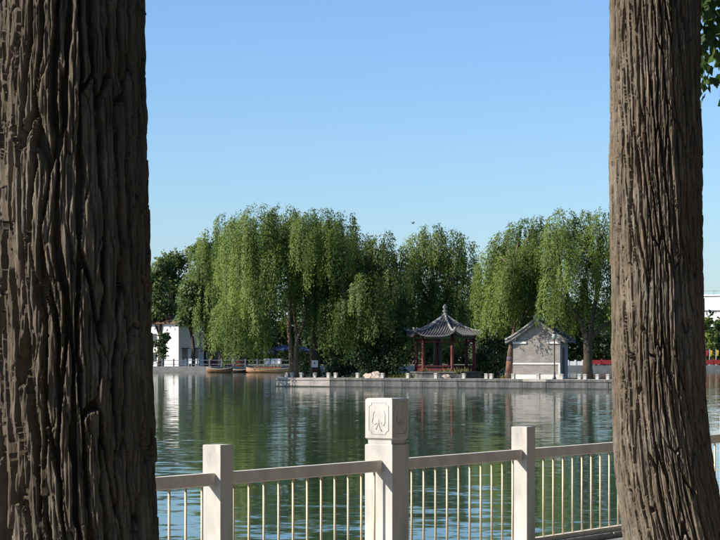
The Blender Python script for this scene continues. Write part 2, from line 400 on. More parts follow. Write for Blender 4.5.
rng=np.random.RandomState(7)
def rand_dirs(n, r=rng):
    v=r.normal(size=(n,3)); return v/np.linalg.norm(v,axis=1)[:,None]
def leaf_quads(P, A, W, L, wd, tint):
    # pointed leaves: P base points, A unit axes, W unit width vectors
    n=len(P); L=np.asarray(L).reshape(-1,1); wd=np.asarray(wd).reshape(-1,1)
    nrm=np.cross(A,W)
    v=np.stack([P, P+A*L*.45+W*wd*.5+nrm*wd*.12, P+A*L, P+A*L*.45-W*wd*.5+nrm*wd*.12],1)
    return v.reshape(-1,3), np.arange(n*4).reshape(-1,4), np.repeat(tint,4)
def perp(A, r=rng):
    q=rand_dirs(len(A),r); W=np.cross(A,q); return W/np.maximum(np.linalg.norm(W,axis=1)[:,None],1e-6)

def leaf_ball_mesh(name, lobes, per_m2, size, r, flat=1.0, droop=.2):
    Vs=[];Qs=[];Ts=[];Os=[];n0=0
    for (c,rad,tb) in lobes:
        rad=np.asarray(rad if hasattr(rad,'__len__') else (rad,)*3,dtype=float)
        n=int(per_m2*4*math.pi*float(np.mean(rad))**2)
        d=rand_dirs(n,r); u=r.rand(n,1)**.45
        # ragged surface
        bump_=1+.22*np.sin(d[:,:1]*7+c[0])*np.sin(d[:,1:2]*6+c[1])+.18*r.normal(size=(n,1))*.6
        P=np.array(c)+d*rad*u*bump_
        A=rand_dirs(n,r)+d*.6+np.array([0,0,-droop]); A/=np.linalg.norm(A,axis=1)[:,None]
        W=perp(A,r); L=size*(.6+.8*r.rand(n))
        v,q,t=leaf_quads(P,A,W,L,L*.6,np.clip(tb+r.normal(size=n)*.22,0,1))
        oo=d+np.array([0,0,.3]); oo/=np.linalg.norm(oo,axis=1)[:,None]
        v4=v.reshape(-1,4,3); nn=np.cross(v4[:,1]-v4[:,0],v4[:,2]-v4[:,0]); fl=(nn*oo).sum(1)<0
        v4[fl]=v4[fl][:,[0,3,2,1]]
        Vs.append(v4.reshape(-1,3));Qs.append(q+n0);Ts.append(t);Os.append(oo);n0+=len(v)
    return np_mesh(name,np.concatenate(Vs),np.concatenate(Qs),False,np.concatenate(Ts),np.concatenate(Os),.6)

# ------------------------------------------------------------------ the two big trunks
def near_tree(name, Y, keys, ridge, length, depth, seed, m, zf, label, crown_c, limbs, twist=0, furrow=.15, leafmat='leaf_poplar'):
    t=empty(name,(0,Y,0)); tag(t,label,'tree')
    link('trunk',bark_trunk(keys,Y,ridge,length,depth,seed,zfine=zf,twist=twist,furrow=furrow),m,t)
    zt,xt,rt=keys[-1]
    r=np.random.RandomState(seed+50); lobes=[]
    for (dx,dy,dz) in limbs:
        mb=MB(); a=Vector((xt,0,zt-.25)); b=a+Vector((dx,dy,dz)); c=a.lerp(b,.5)+Vector((dx*.15,dy*.15,-.15))
        mb.tube([a,a.lerp(c,.55)+Vector((0,0,.15)),c,b],[rt*.62,rt*.5,rt*.38,rt*.15],10); mb.build('limb',m,t,True)
        lobes.append(((b.x,b.y,b.z),(1.4,1.4,1.0),.5))
        lobes.append(((c.x+r.normal()*.5,c.y+r.normal()*.5,c.z+.7),(1.2,1.2,.8),.4))
    link('crown',leaf_ball_mesh('crown',lobes,60,.15,r),M[leafmat],t)
    return t
kl=[(-.1,-.92,.43),(.15,-.93,.365),(.45,-.942,.297),(.75,-.951,.276),(1.02,-.956,.267),(1.9,-.970,.253),(2.82,-.984,.246),(4.2,-1.0,.235),(5.6,-1.06,.21),(6.6,-1.15,.18)]
lt=near_tree('tree',7.5,kl,.061,.60,.072,11,M['bark_dark'],(.9,2.95),
    'thick dark tree trunk with deeply furrowed bark beside the stone railing',None,
    [(-1.6,-.5,1.9),(1.2,-.9,2.0),(.2,1.0,2.3),(-.4,-1.5,1.7),(.1,.2,3.0)])
kr_=[(-.1,1.70,.44),(.12,1.68,.37),(.35,1.645,.30),(.714,1.583,.250),(.963,1.533,.238),(1.212,1.501,.226),(1.411,1.488,.218),(2.058,1.478,.211),(3.40,1.468,.213),(5.0,1.45,.20),(6.3,1.5,.17)]
rt=near_tree('tree',11.2,kr_,.054,.56,.050,29,M['bark_light'],(.62,3.5),
    'slimmer lighter brown tree trunk with a curved base and a leafy hanging branch',None,
    [(1.6,-.5,1.8),(-1.0,-.7,2.2),(.5,1.2,2.1),(-.3,-1.5,1.7),(.1,.1,2.9)],twist=.2,furrow=.10)
# branch that hangs into the picture beside the slimmer trunk
bp_=[Vector((1.5,.05,5.2)),Vector((1.85,.25,5.0)),Vector((2.15,.4,4.4)),Vector((2.1,.45,3.8))]
hb=MB().tube(bp_,[.05,.035,.02,.008],8).build('hanging_branch',M['bark_light'],rt,True)
r=np.random.RandomState(5)
n=6500; zz=2.92+1.8*r.rand(n); xx=1.70+.75*r.rand(n); yy=.4+r.normal(size=n)*.22
keep=(zz>2.93+.2*np.abs(np.sin(xx*19+1.2)))&(np.sin(xx*23+zz*9)*np.sin(zz*17-xx*11)<.55) ; Pn=np.stack([xx,yy,zz],-1)[keep]
An=rand_dirs(len(Pn),r)*.75+np.array([0,-.1,-.8]); An/=np.linalg.norm(An,axis=1)[:,None]
Ln=.045+.03*r.rand(len(Pn)); v,q,t_=leaf_quads(Pn,An,perp(An,r),Ln,Ln*.72,np.clip(.45+r.normal(size=len(Pn))*.25,0,1))
link('leaves',np_mesh('leaves',v,q,False,t_),M['leaf_poplar'],hb)

# the row goes on along the railing, 4.4 m apart, outside the picture
for k in (-4,-3,-2,-1,2,3,4,5,6):
    p=P0+D*(-8.5+4.4*k)+NF*4.1
    c=copy_tree(lt); c.location=(p.x+.95,p.y,0)
    tag(c,'furrowed street tree in the row along the lake railing','tree','street trees in the row along the railing')

# ------------------------------------------------------------------ railing
rail=empty('stone_railing',P0,-th)   # local +y runs along the railing, +x towards the path
tag(rail,'white stone and metal railing with square posts along the lake promenade','railing')
mp_=MB()
W_=.24; h_=W_/2
mp_.box((0,0,.48),(W_,W_,.96),0,.006)
mp_.box((0,0,.9775),(W_-.035,W_-.035,.035))
post_big=mp_.mesh('post')
hd=MB().box((0,0,1.1495),(W_-.004,W_-.004,.309),0,.012).mesh('post_head')
post_small=MB().box((0,0,.515),(.145,.145,1.03),0,.004).mesh('post')
# carved panel for one face (in the x-z plane, facing -y), raised by thin ridges
def carving():
    mb=MB(); y=-h_+.001; s_=.086; zc=1.155; hh=.118; nt_=.026
    def ring(pts,rad=.0028,closed=True):
        p=[Vector((a,y,b)) for a,b in pts]
        if closed: p=p+[p[0]]
        mb.tube(p,rad,6,not closed)
    pts=[]
    for sx,sz in ((1,1),(-1,1),(-1,-1),(1,-1)):
        # concave notched corners
        arc=[]
        for k in range(5):
            a=math.pi/2*k/4
            arc.append((sx*(s_-nt_*math.cos(a)), sz*(zc*0+hh-nt_*math.sin(a))))
        arc=[(x_,zc+z_) for x_,z_ in arc]
        cur=[(sx*s_,zc+sz*(hh-nt_))]+arc[::-1][0:0]
        cur=[(sx*s_,zc+sz*(hh-nt_)),(sx*(s_-nt_*.75),zc+sz*(hh-nt_*.75)),(sx*(s_-nt_),zc+sz*hh)]
        if sx*sz<0: cur=cur[::-1]
        pts+=cur
    ring(pts)
    # stylised leaf: a trefoil of curls on a stem
    def arcp(cx,cz,rx,rz,a0,a1,n=12): return [(cx+rx*math.cos(R(a0+(a1-a0)*k/n)),cz+rz*math.sin(R(a0+(a1-a0)*k/n))) for k in range(n+1)]
    ring([(-.004,zc-.01),(.0,zc-.045),(.012,zc-.075),(.026,zc-.095)],.0042,False)
    ring([(-.004,zc-.01),(-.01,zc-.05),(-.024,zc-.085)],.003,False)
    ring(arcp(.037,zc-.02,.018,.032,200,380)+[(.056,zc+.02),(.047,zc+.05),(.032,zc+.068)],.0036,False)
    ring(arcp(-.037,zc-.022,.020,.024,-30,-190)+[(-.05,zc+.012)],.0036,False)
    ring([(-.05,zc+.018),(-.047,zc+.04),(-.036,zc+.052)],.0026,False)
    return mb
cv=carving().mesh('carved_panel',True)
def span_meshes(wl,wr):
    a=wl/2; b=SPAN-wr/2
    top=MB().box((0,(a+b)/2,.80),(.065,b-a-.002,.085),0,.006).mesh('top_rail')
    bot=MB().box((0,(a+b)/2,.066),(.05,b-a-.002,.05),0,.003).mesh('bottom_rail')
    return top,bot
barm=MB().tube([(0,0,.0915),(0,0,.757)],.0088,8).mesh('bar')
barm.polygons.foreach_set('use_smooth',[True]*len(barm.polygons))
big=lambda k: k%4==0
for k in range(-4,8):
    y=k*SPAN
    if big(k):
        p=link('post',post_big,M['stone_white'],rail); p.location=(0,y,0); p['label']='taller square stone post with a carved head'
        hdo=link('post_head',hd,M['stone_white'],p)
        for q_ in range(4):
            c=link('carved_panel',cv,M['stone_white'],p); c.rotation_euler=(0,0,q_*math.pi/2)
    else:
        p=link('post',post_small,M['stone_white'],rail); p.location=(0,y,0)
    top,bot=span_meshes(W_ if big(k) else .145, W_ if big(k+1) else .145)
    o=link('top_rail',top,M['rail_paint'],rail); o.location=(0,y,0)
    o=link('bottom_rail',bot,M['rail_paint'],rail); o.location=(0,y,0)
    nb=11
    for j in range(nb):
        o=link('bar',barm,M['bar_paint'],rail); o.location=(0,y+SPAN*(j+1)/(nb+1),0)

# ------------------------------------------------------------------ the island
F0=Vector((-6.7,179,0)); F1=Vector((21,163,0)); E=(F1-F0).normalized(); NI=Vector((-E.y,E.x,0)); LI=(F1-F0).length
IZ=-.4
def front(px):
    k=(px-360)/F; t=(F0.y*k-F0.x)/(E.x-k*E.y); return F0+E*t, t
ip=[F0,F1,Vector((25,171,0)),Vector((17,182,0)),Vector((9,192,0)),Vector((-2,192,0)),Vector((-6.3,184.5,0))]
cen=sum(ip,Vector())/len(ip)
isl=MB().prism([(p.x+NI.x*.25,p.y+NI.y*.25) if k<2 else (p.x,p.y) for k,p in enumerate(ip)],-2.95,IZ-.02).build('island',M['grass']); tag(isl,None,None,kind='structure')
# low mound of ground so that the grass rises behind the path
# paved strip along the water
pv=[F0+E*.3+NI*.5,F1-E*.3+NI*.5,F1-E*.3+NI*2.6,F0+E*.6+NI*2.2]
MB().prism([(p.x,p.y) for p in pv],IZ-.015,IZ+.012).build('path',M['pave_pale'],isl)
ang=math.atan2(E.y,E.x)
rr_=random.Random(3)
t_=0.0; i=0
while t_<LI-.2:
    L=min(rr_.uniform(1.45,2.0),LI-t_)
    c=F0+E*(t_+L/2)+NI*(.22+rr_.uniform(-.02,.02))
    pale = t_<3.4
    mb=MB().box((0,0,0),(L-.035,.5,.46),0,.025)
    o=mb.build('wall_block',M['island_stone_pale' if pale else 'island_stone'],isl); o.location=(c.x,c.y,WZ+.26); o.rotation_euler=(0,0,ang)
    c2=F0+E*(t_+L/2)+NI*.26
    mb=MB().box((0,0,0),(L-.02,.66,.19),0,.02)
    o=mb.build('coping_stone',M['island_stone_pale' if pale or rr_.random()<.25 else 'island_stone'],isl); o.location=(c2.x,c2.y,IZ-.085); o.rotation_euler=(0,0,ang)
    mb=MB().box((0,0,0),(L-.01,.5,.24),0,.01)
    o=mb.build('footing_stone',M['wet_stone'],isl); c3=F0+E*(t_+L/2)+NI*.19; o.location=(c3.x,c3.y,WZ-.03); o.rotation_euler=(0,0,ang)
    t_+=L; i+=1
# left end return wall
a=F0+NI*.3; b_=ip[6]; d_=b_-a; n_=4
for k in range(n_):
    c=a+d_*((k+.5)/n_); o=MB().box((0,0,0),(d_.length/n_-.03,.5,.68),0,.02).build('wall_block',M['island_stone_pale'],isl)
    o.location=(c.x,c.y,WZ+.36); o.rotation_euler=(0,0,math.atan2(d_.y,d_.x))

# stone bollards along the rim
bm_=MB().box((0,0,.15),(.24,.24,.30),0,.015).mesh('shaft'); bh_=MB().box((0,0,.355),(.28,.28,.11),0,.04).mesh('bollard_cap')
bl=[282,287.3,296.5,310,323.8,331,353,378,403.5,431.5,459.5,482,487,509,534,557.5,575.5,581,593.5,604]
pair=lambda w: ['of the pair '+w]*2
BL=pair('at the island tip')+['before the forked willow trunk','beside the thick willow trunk with the notice']+pair('between the thick willow and the rocks')+['beside the little pile of pinkish rocks',
 'before the broad evergreen shrub','before the tall evergreen shrub by the pavilion','before the pavilion beside the grass clumps','before the pavilion step']+pair('between the pavilion and the brick house')+[
 'before the slim leaning willow trunk','before the middle of the brick gable wall','beside the black lamp post']+pair('between the brick house and the forked willow')+['before the dark forked willow trunk','nearest the end of the island past the forked willow']
for k,px in enumerate(bl):
    f,t=front(px); p=f+NI*.75
    b=empty('bollard',(p.x,p.y,IZ+.012),ang); tag(b,'low pale stone bollard '+BL[k],'bollard','stone bollards along the island rim')
    link('shaft',bm_,M['bollard'],b); link('bollard_cap',bh_,M['bollard'],b)

# ------------------------------------------------------------------ willows
def willow(name,label,base,stems,lobes,m_bark,m_leaf,seed,n_strand=26,Ls=(2.0,4.6),wind=(0,0),leafL=.19,zmin=.6,step=.125,core=True):
    """base: world point; stems: list of (path points local, radii); lobes: (x,y,z,r) local"""
    r=np.random.RandomState(seed)
    t=empty(name,base); tag(t,label,'tree','willows on the island')
    mb=MB()
    for path,rad in stems: mb.tube(path,rad,10)
    tr=mb.build('trunk',m_bark,t,True)
    # limbs up to each lobe
    tops=[Vector(s[0][-1]) for s in stems]
    mb=MB()
    for (x,y,z,rad) in lobes:
        g=Vector((x,y,z)); a=min(tops,key=lambda q:(q-g).length+max(0,q.z-g.z)*3)
        mid=a.lerp(g,.5)+Vector((0,0,.08*(g-a).length))
        mb.tube([a,mid,g+Vector((0,0,.3*rad))],[.10,.065,.025],6)
    mb.build('limb',m_bark,t,True)
    Vs=[];Qs=[];Ts=[];Os=[];n0=0
    for (x,y,z,rad) in lobes:
        c=np.array([x,y,z]); rad*=1.12; ns=int(n_strand*rad*rad*3.4)
        d=rand_dirs(ns,r); d[:,2]=np.abs(d[:,2])*.95-.18; d/=np.linalg.norm(d,axis=1)[:,None]
        st=c+d*rad*(.72+.36*r.rand(ns,1))
        # twiggy surface: gather the strands into tufts
        nt_=max(5,int(ns/9)); tuft=st[r.randint(0,ns,nt_)]; idx=np.argmin(((st[:,None,:]-tuft[None])**2).sum(-1),1)
        st=st*.45+tuft[idx]*.55+r.normal(size=(ns,3))*.10
        tb=np.clip(.42+.30*r.normal(size=nt_),0,1)[idx]
        out=d[:,:2]/np.maximum(np.linalg.norm(d[:,:2],axis=1)[:,None],.15)
        Lr=(Ls[0]+(Ls[1]-Ls[0])*r.rand(nt_)[idx]*(.6+.4*r.rand(ns)))
        Lr=np.minimum(Lr,np.maximum(st[:,2]-zmin-r.rand(ns)*1.2,.5))
        kmax=int(Ls[1]/step)+1
        for k in range(kmax):
            s_=(k+r.rand(ns))*step; ok=s_<Lr
            if not ok.any(): break
            s=s_[ok][:,None]; f_=s/Lr[ok][:,None]
            P=st[ok].copy()
            oh=.55*(1-np.exp(-1.6*s)); P[:,:2]+=out[ok]*oh*.6+np.array(wind)*(s*.9)
            rise=.25*s*np.exp(-2.2*s)*2; P[:,2:3]+=rise-s*np.minimum(1,.35+s*.8)
            P+=r.normal(size=P.shape)*.07
            A=r.normal(size=P.shape)*.42+np.array([wind[0],wind[1],-1.0]); A[:,:2]+=out[ok]*np.exp(-1.5*s)*1.4
            A/=np.linalg.norm(A,axis=1)[:,None]
            L=leafL*(.65+.7*r.rand(len(P)))
            v,q,tt=leaf_quads(P,A,perp(A,r),L,L*.36,np.clip(tb[ok]+r.normal(size=len(P))*.16,0,1))
            oo=d[ok]*np.array([1,1,.8])+np.array([x,y,0])*.06+np.array([0,0,.25]); oo/=np.linalg.norm(oo,axis=1)[:,None]
            v4=v.reshape(-1,4,3); nn=np.cross(v4[:,1]-v4[:,0],v4[:,2]-v4[:,0]); fl=(nn*oo).sum(1)<0
            v4[fl]=v4[fl][:,[0,3,2,1]]
            Vs.append(v4.reshape(-1,3));Qs.append(q+n0);Ts.append(tt);Os.append(oo);n0+=len(v)
    link('crown',np_mesh('crown',np.concatenate(Vs),np.concatenate(Qs),False,np.concatenate(Ts),np.concatenate(Os)),m_leaf,t)
    return t
def px_lobes(Y,base,lst,seed,depth=2.6,yoff=0.0):
    """lobes given by their place (px,py), radius in px, spread in depth about the trunk"""
    r=random.Random(seed); out=[]
    for (px,py,rp) in lst:
        p=at(px,py,Y); out.append((p.x-base.x, yoff+r.uniform(-depth,depth), p.z-base.z, rp/F*Y))
    return out
def shell(px0,px1,py_top,py_low,seed,Y,n=9):
    return []

def gpt(px,Y,z=IZ): return Vector(((px-360)/F*Y,Y,z))
# T1: forked pale trunk at the island's end
Y=180.5; b=gpt(293.5,Y)
S=Y/F
def L_(pts): return [Vector(((x-293.5)*S,0,(377.5-y)*S)) for x,y in pts]
willow('willow_tree','willow with a forked pale brown trunk at the tip of the island',b,
  [(L_([(293,378),(292.5,366),(291,350),(289,332),(290,300),(288,270),(284,240)]),[.34,.27,.20,.17,.15,.12,.07]),
   (L_([(294,378),(295.5,365),(296,348),(297.5,338),(305,322),(312,300),(314,272)]),[.34,.27,.2,.15,.13,.11,.06]),
   (L_([(296.5,346),(296,330),(294,312),(298,280),(300,245)]),[.13,.12,.11,.09,.05])],
  px_lobes(Y,b,[(258,222,16),(282,219,16),(304,224,16),(240,238,16),(268,240,20),(296,244,20),(322,246,17),(231,262,14),(254,262,18),(280,266,18),(310,268,18),(336,268,15),
     (240,284,15),(266,288,16),(326,290,15),(340,292,13),(248,306,13),(232,298,12),(262,318,10),(240,322,10),(226,312,10)],1,2.8),
  M['willow_bark'],M['willow'],101,zmin=.7)
# T2: thick dark trunk with the notice
Y=181.5; b=gpt(315,Y); S=Y/F
def L_(pts): return [Vector(((x-315)*S,0,(378-y)*S)) for x,y in pts]
willow('willow_tree','willow with a thick dark trunk carrying a white notice board',b,
  [(L_([(316.5,378),(315,368),(314.5,355),(314,340),(316,322),(318,300),(322,270)]),[.48,.40,.38,.37,.33,.25,.14]),
   (L_([(315,335),(322,318),(338,300),(350,285)]),[.26,.22,.16,.1]),(L_([(315,332),(308,312),(304,290),(305,262)]),[.2,.17,.13,.08])],
  px_lobes(Y,b,[(322,222,16),(340,226,15),(306,232,14),(330,244,20),(354,244,16),(312,262,16),(342,266,20),(366,264,16),(326,288,16),(352,290,17),(374,290,14),(338,312,15),(364,312,15),(380,262,12),(372,250,10)],2,3.0,-1.5),
  M['willow_bark_dark'],M['willow'],102,Ls=(2.2,5.0),zmin=1.0)
# T3: willow between, leaf colour darkened for shade, further back
Y=179.5; b=gpt(372,Y); S=Y/F
def L_(pts): return [Vector(((x-372)*S,0,(377-y)*S)) for x,y in pts]
willow('willow_tree','feathery willow, coloured dark as in shade, growing behind the shrubs beside the pavilion',b,
  [(L_([(372,377),(371,350),(374,320),(378,290),(382,262)]),[.4,.32,.26,.18,.08]),(L_([(373,330),(364,306),(360,280)]),[.2,.16,.08])],
  px_lobes(Y,b,[(384,243,10),(370,250,13),(394,255,11),(360,262,14),(384,272,15),(398,278,11),(368,290,16),(390,298,13),(354,304,14),(376,316,14),(391,316,10),(360,320,11),(352,262,13),(348,282,12)],3,3.2,-.9),
  M['willow_bark_dark'],M['willow_shaded'],103,Ls=(1.6,3.4),n_strand=24,zmin=2.4)
# T4: behind the pavilion
Y=186; b=gpt(437,Y); S=Y/F
def L_(pts): return [Vector(((x-437)*S,0,(377-y)*S)) for x,y in pts]
willow('willow_tree','rounded willow rising directly behind the pavilion roof',b,
  [(L_([(437,377),(438,350),(436,320),(434,290),(432,262)]),[.42,.34,.28,.2,.08]),(L_([(436,318),(448,296),(456,270)]),[.2,.16,.08]),(L_([(436,312),(422,292),(414,272)]),[.2,.16,.08])],
  px_lobes(Y,b,[(430,238,14),(446,241,13),(416,246,12),(460,250,12),(406,262,13),(428,262,17),(450,264,16),(468,266,11),(402,286,13),(420,288,15),(444,290,16),(464,290,14),(410,310,13),(436,314,14),(458,312,14),(470,306,9)],4,2.6),
  M['willow_bark'],M['willow'],104,Ls=(1.8,4.0),zmin=1.4)
# T5: leaning trunk in front of the grey house
Y=171.6; b=gpt(508.5,Y); S=Y/F
def L_(pts): return [Vector(((x-508.5)*S,0,(379-y)*S)) for x,y in pts]
t5=willow('willow_tree','willow with a slim leaning trunk in front of the grey house',b,
  [(L_([(508.5,379),(509,366),(510,352),(513,338),(515.5,322),(516,300),(513,270)]),[.27,.21,.19,.18,.15,.12,.06]),
   (L_([(513,337),(520,324),(531,305),(538,280)]),[.13,.11,.09,.05])],
  px_lobes(Y,b,[(538,226,13),(524,232,14),(508,242,13),(550,232,12),(496,254,12),(518,252,17),(540,252,16),(490,270,12),(508,272,16),(530,274,16),(491,290,11),(503,294,13),(524,298,14),(497,308,10),(545,276,14),(506,312,9),(515,262,14),(532,258,13),(524,284,13)],5,2.2,1.8)+px_lobes(Y,b,[(514,272,12),(523,257,12),(508,287,10),(530,270,11)],55,.4,-.9),
  M['willow_bark'],M['willow'],105,wind=(-.11,.03),Ls=(1.8,4.2),zmin=2.9)
mbw=MB().tube(L_([(508.7,372.5),(509,366),(509.4,361)]),[.255,.235,.225],12); mbw.build('trunk_wrap',M['rust'],t5,True)
mbw=MB().tube(L_([(509.4,361),(509.8,357)]),[.235,.225],12); mbw.build('trunk_band',M['purple'],t5,True)
# T6: dark forked trunk to the right of the house
Y=168.5; b=gpt(588,Y); S=Y/F
def L_(pts): return [Vector(((x-588)*S,0,(379-y)*S)) for x,y in pts]
willow('willow_tree','big willow with a dark forked trunk between the grey house and the red fence',b,
  [(L_([(588,379),(587.5,366),(588,350),(587,338),(581,322),(572,306),(562,280)]),[.44,.36,.33,.27,.19,.15,.08]),
   (L_([(588,345),(590,334),(592,318),(596,298),(598,265)]),[.3,.24,.19,.15,.07]),
   (L_([(589,342),(596,332),(606,324),(618,312),(630,292)]),[.22,.17,.14,.11,.06])],
  px_lobes(Y,b,[(566,220,13),(586,222,14),(606,222,14),(626,228,13),(552,238,13),(574,240,17),(598,242,17),(620,244,16),(640,250,13),(556,262,15),(580,264,17),(606,266,17),(632,270,15),(552,286,13),(572,290,15),(600,292,15),(626,294,14),(562,306,12),(610,312,12),(645,290,12)],6,2.8),
  M['willow_bark_dark'],M['willow'],106,wind=(-.05,0),Ls=(1.6,3.6),zmin=3.0)

# notice board on the thick trunk
Y=180.95; nb_=at(314.8,363.8,Y); nbo=empty('notice_board',nb_); tag(nbo,'small white notice with a red mark hung on the thick willow trunk','sign')
MB().box((0,0,0),(.50,.03,.56),0,.008).build('board',M['white_paint'],nbo)
MB().box((-.03,-.018,.05),(.14,.006,.14)).build('red_mark',M['red_paint'],nbo)

# ------------------------------------------------------------------ pavilion
PC=gpt(445,177); PC.z=IZ
pav=empty('pavilion',PC,0); tag(pav,'hexagonal garden pavilion with grey tiled roof and red columns on the island','pavilion')
A0=R(11.5)
def hexp(r,k,z): a=A0+k*math.pi/3; return Vector((r*math.sin(a),-r*math.cos(a),z))
# plinth
pl=MB(); pl.prism([hexp(3.0,k,0)[:2] for k in range(6)],-.02,.42); pl.prism([hexp(3.12,k,0)[:2] for k in range(6)],.42,.52); pl.build('plinth',M['island_stone'],pav)
ps=MB(); ps.box((.4,-3.4,.15),(2.0,.9,.34),A0*0); ps.build('step',M['island_stone'],pav)
cm=MB().lathe([(.19,0),(.19,.10),(.135,.12),(.13,1.5),(.12,2.95)],(0,0,0),14).mesh('column',True)
for k in range(6):
    o=link('column',cm,M['red_wood'],pav); o.location=hexp(2.35,k,.52)
EZ=3.52; AZ=5.15; RE=3.18
for k in range(6):
    a=hexp(2.35,k,0); b2=hexp(2.35,k+1,0); c=(a+b2)/2; d=b2-a; an=math.atan2(d.y,d.x)
    MB().box((c.x,c.y,3.28),(d.length-.1,.16,.34),an).build('painted_beam',M['painted_beam'],pav)
    lat=MB()
    for j in range(9):
        p=a.lerp(b2,(j+.9)/9.8); lat.box((p.x,p.y,2.97),(.04,.04,.26),an)
    lat.box((c.x,c.y,2.83),(d.length-.26,.05,.05),an)
    lat.build('lattice',M['red_wood'],pav)
    if k not in (0,):
        bench=MB(); bench.box((c.x,c.y,.96),(d.length-.24,.34,.06),an); bench.box((c.x,c.y,.72),(d.length-.3,.05,.42),an); bench.build('bench',M['red_wood'],pav)
# roof
def roof_pt(k,s,u):
    """side k, s in -1..1 along the eave, u 0 apex..1 eave"""
    a=hexp(1,k,0); b2=hexp(1,k+1,0); m=(a+b2)/2; e=(b2-a)/2
    corner=abs(s)**4
    r=RE*u*(1+.03*corner*u)
    p=(m+e*s)*r
    z=AZ-.18+(EZ-AZ)*(1-(1-u)**1.45)+.42*corner*u**4
    return Vector((p.x,p.y,z))
nS,nU=16,12
for k in range(6):
    mb=MB(); vv=[];ff=[]
    for dz_ in (0,-.10):
        for i in range(nU+1):
            for j in range(nS+1):
                p=roof_pt(k,-1+2*j/nS,.02+.98*i/nU); p.z+=dz_; vv.append(p)
    m=(nU+1)*(nS+1)
    for i in range(nU):
        for j in range(nS):
            q=i*(nS+1)+j; ff.append((q,q+1,q+nS+2,q+nS+1)); ff.append((m+q,m+q+nS+1,m+q+nS+2,m+q+1))
    for j in range(nS): q=nU*(nS+1)+j; ff.append((q,q+1,m+q+1,m+q))
    sl_=mb.add(vv,ff).build('roof_slope',M['tile'],pav)
    tl=MB()
    for j in range(-7,8):
        off=j/7.5
        path=[]
        for i in range(9):
            u=abs(off)*.99+(1-abs(off)*.99)*i/8 ; u=max(u,.06)
            s=off/u if u>0 else 0; s=max(-1,min(1,s)); p=roof_pt(k,s,u); p.z+=.03; path.append(p)
        if (path[-1]-path[0]).length>.15: tl.tube(path,.05,6)
    tl.build('tile_rows',M['tile'],sl_)['kind']='stuff'
    mb=MB(); path=[]
    for i in range(13):
        p=roof_pt(k,-1,.03+.97*i/12); p.z+=.06; path.append(p)
    out=Vector((path[-1].x,path[-1].y,0)).normalized(); path.append(path[-1]+out*.16+Vector((0,0,.12)))
    mb.tube(path,[.09]*12+[.10,.05],8); mb.box(path[-3]+Vector((0,0,.12)),(.12,.12,.18)); mb.build('hip_ridge',M['tile_edge'],pav,True)
    # eave soffit
mb=MB(); mb.prism([hexp(2.42,k,0)[:2] for k in range(6)],EZ-.06,EZ-.02); mb.build('ceiling',M['dark_wood'],pav)
for k in range(6):
    raf=MB()
    for j in range(11):
        s=-.92+1.84*j/10; p1=roof_pt(k,s,.985)+Vector((0,0,-.14)); p0=roof_pt(k,s,.74); p0.z=p1.z+.10; raf.tube([p0,p1],.045,5)
    raf.build('rafters',M['dark_wood'],pav)['kind']='stuff'
MB().lathe([(.20,-.05),(.24,.05),(.16,.14),(.13,.24),(.21,.30),(.22,.36),(.11,.42),(.10,.50),(.17,.58),(.19,.66),(.15,.76),(.06,.84),(.02,.87)],(0,0,AZ-.22),16).build('finial',M['tile_edge'],pav,True)

# ------------------------------------------------------------------ grey brick house
HC=gpt(536.5,170.6); HC.z=IZ
hs=empty('brick_house',HC,R(-13)); tag(hs,'small grey brick house with a gable wall and white bands on the island','house')
hw=1.80; hd_=4.4; ez=3.05; az=4.35
wallm=MB()
pg=[(-hw,0,0),(hw,0,0),(hw,0,ez),(hw*.5,0,ez+.62),(0,0,az-.08),(-hw*.5,0,ez+.62),(-hw,0,ez)]
wallm.slab(pg,(0,hd_,0)); wallm.build('wall',M['brick'],hs)
tr=lambda c,d,nm='white_band': MB().box(c,d,0,.01).build(nm,M['white_trim'],hs)
tr((0,-.03,.16),(2*hw+.1,.10,.34),'white_plinth')
tr((0,-.025,1.16),(2*hw+.02,.06,.12))
tr((hw-.06,-.024,.74),(.14,.058,.72))
tr((-hw+.5,-.035,2.75),(1.05,.09,.16)); tr((hw-.5,-.035,2.75),(1.05,.09,.16))
for sx in (-1,1):
    cb=MB(); cb.box((sx*(hw-.06),-.1,2.93),(.42,.22,.18)); cb.box((sx*(hw-.02),-.15,3.1),(.5,.32,.16)); cb.build('corbel',M['tile_edge'],hs)
MB().box((hw+.02,1.9,1.3),(.06,1.0,2.2)).build('door',M['dark_wood'],hs)
def rp(s,y,up=0):  # roof profile across the house, s -1..1, concave
    a=abs(s); z=az-(az-ez+.28)*(1-(1-a)**1.18); return Vector((s*(hw+.55),y,z+up))
for sx in (-1,1):
    mb=MB(); vv=[];ff=[]; n=10
    for i in range(n+1):
        for (y,up) in ((-.28,.16),(hd_+.28,.16),(hd_+.28,0),(-.28,0)): vv.append(rp(sx*i/n,y,up))
    for i in range(n):
        for k in range(4): ff.append((i*4+k,i*4+(k+1)%4,i*4+4+(k+1)%4,i*4+4+k))
    ff += [(0,1,2,3),(n*4+3,n*4+2,n*4+1,n*4)]
    sl_=mb.add(vv,ff).build('roof_slope',M['tile'],hs)
    tl=MB()
    for j in range(24):
        y=-.16+j*(hd_+.32)/23; tl.tube([rp(sx*(.04+.96*i/8),y,.17) for i in range(9)],.06,6)
    tl.build('tile_rows',M['tile'],sl_)['kind']='stuff'
    for y in (-.30,hd_+.30):
        MB().tube([rp(sx*i/10,y,.20) for i in range(11)],.10,8).build('verge',M['tile_edge'],sl_,True)
        MB().tube([rp(sx*i/10,y+(.04 if y<0 else -.04),-.02) for i in range(11)],.085,6).build('bargeboard',M['tile_edge'],sl_,True)
MB().box((0,hd_/2,az+.22),(.24,hd_+.5,.26),0,.03).build('roof_ridge',M['tile_edge'],hs)
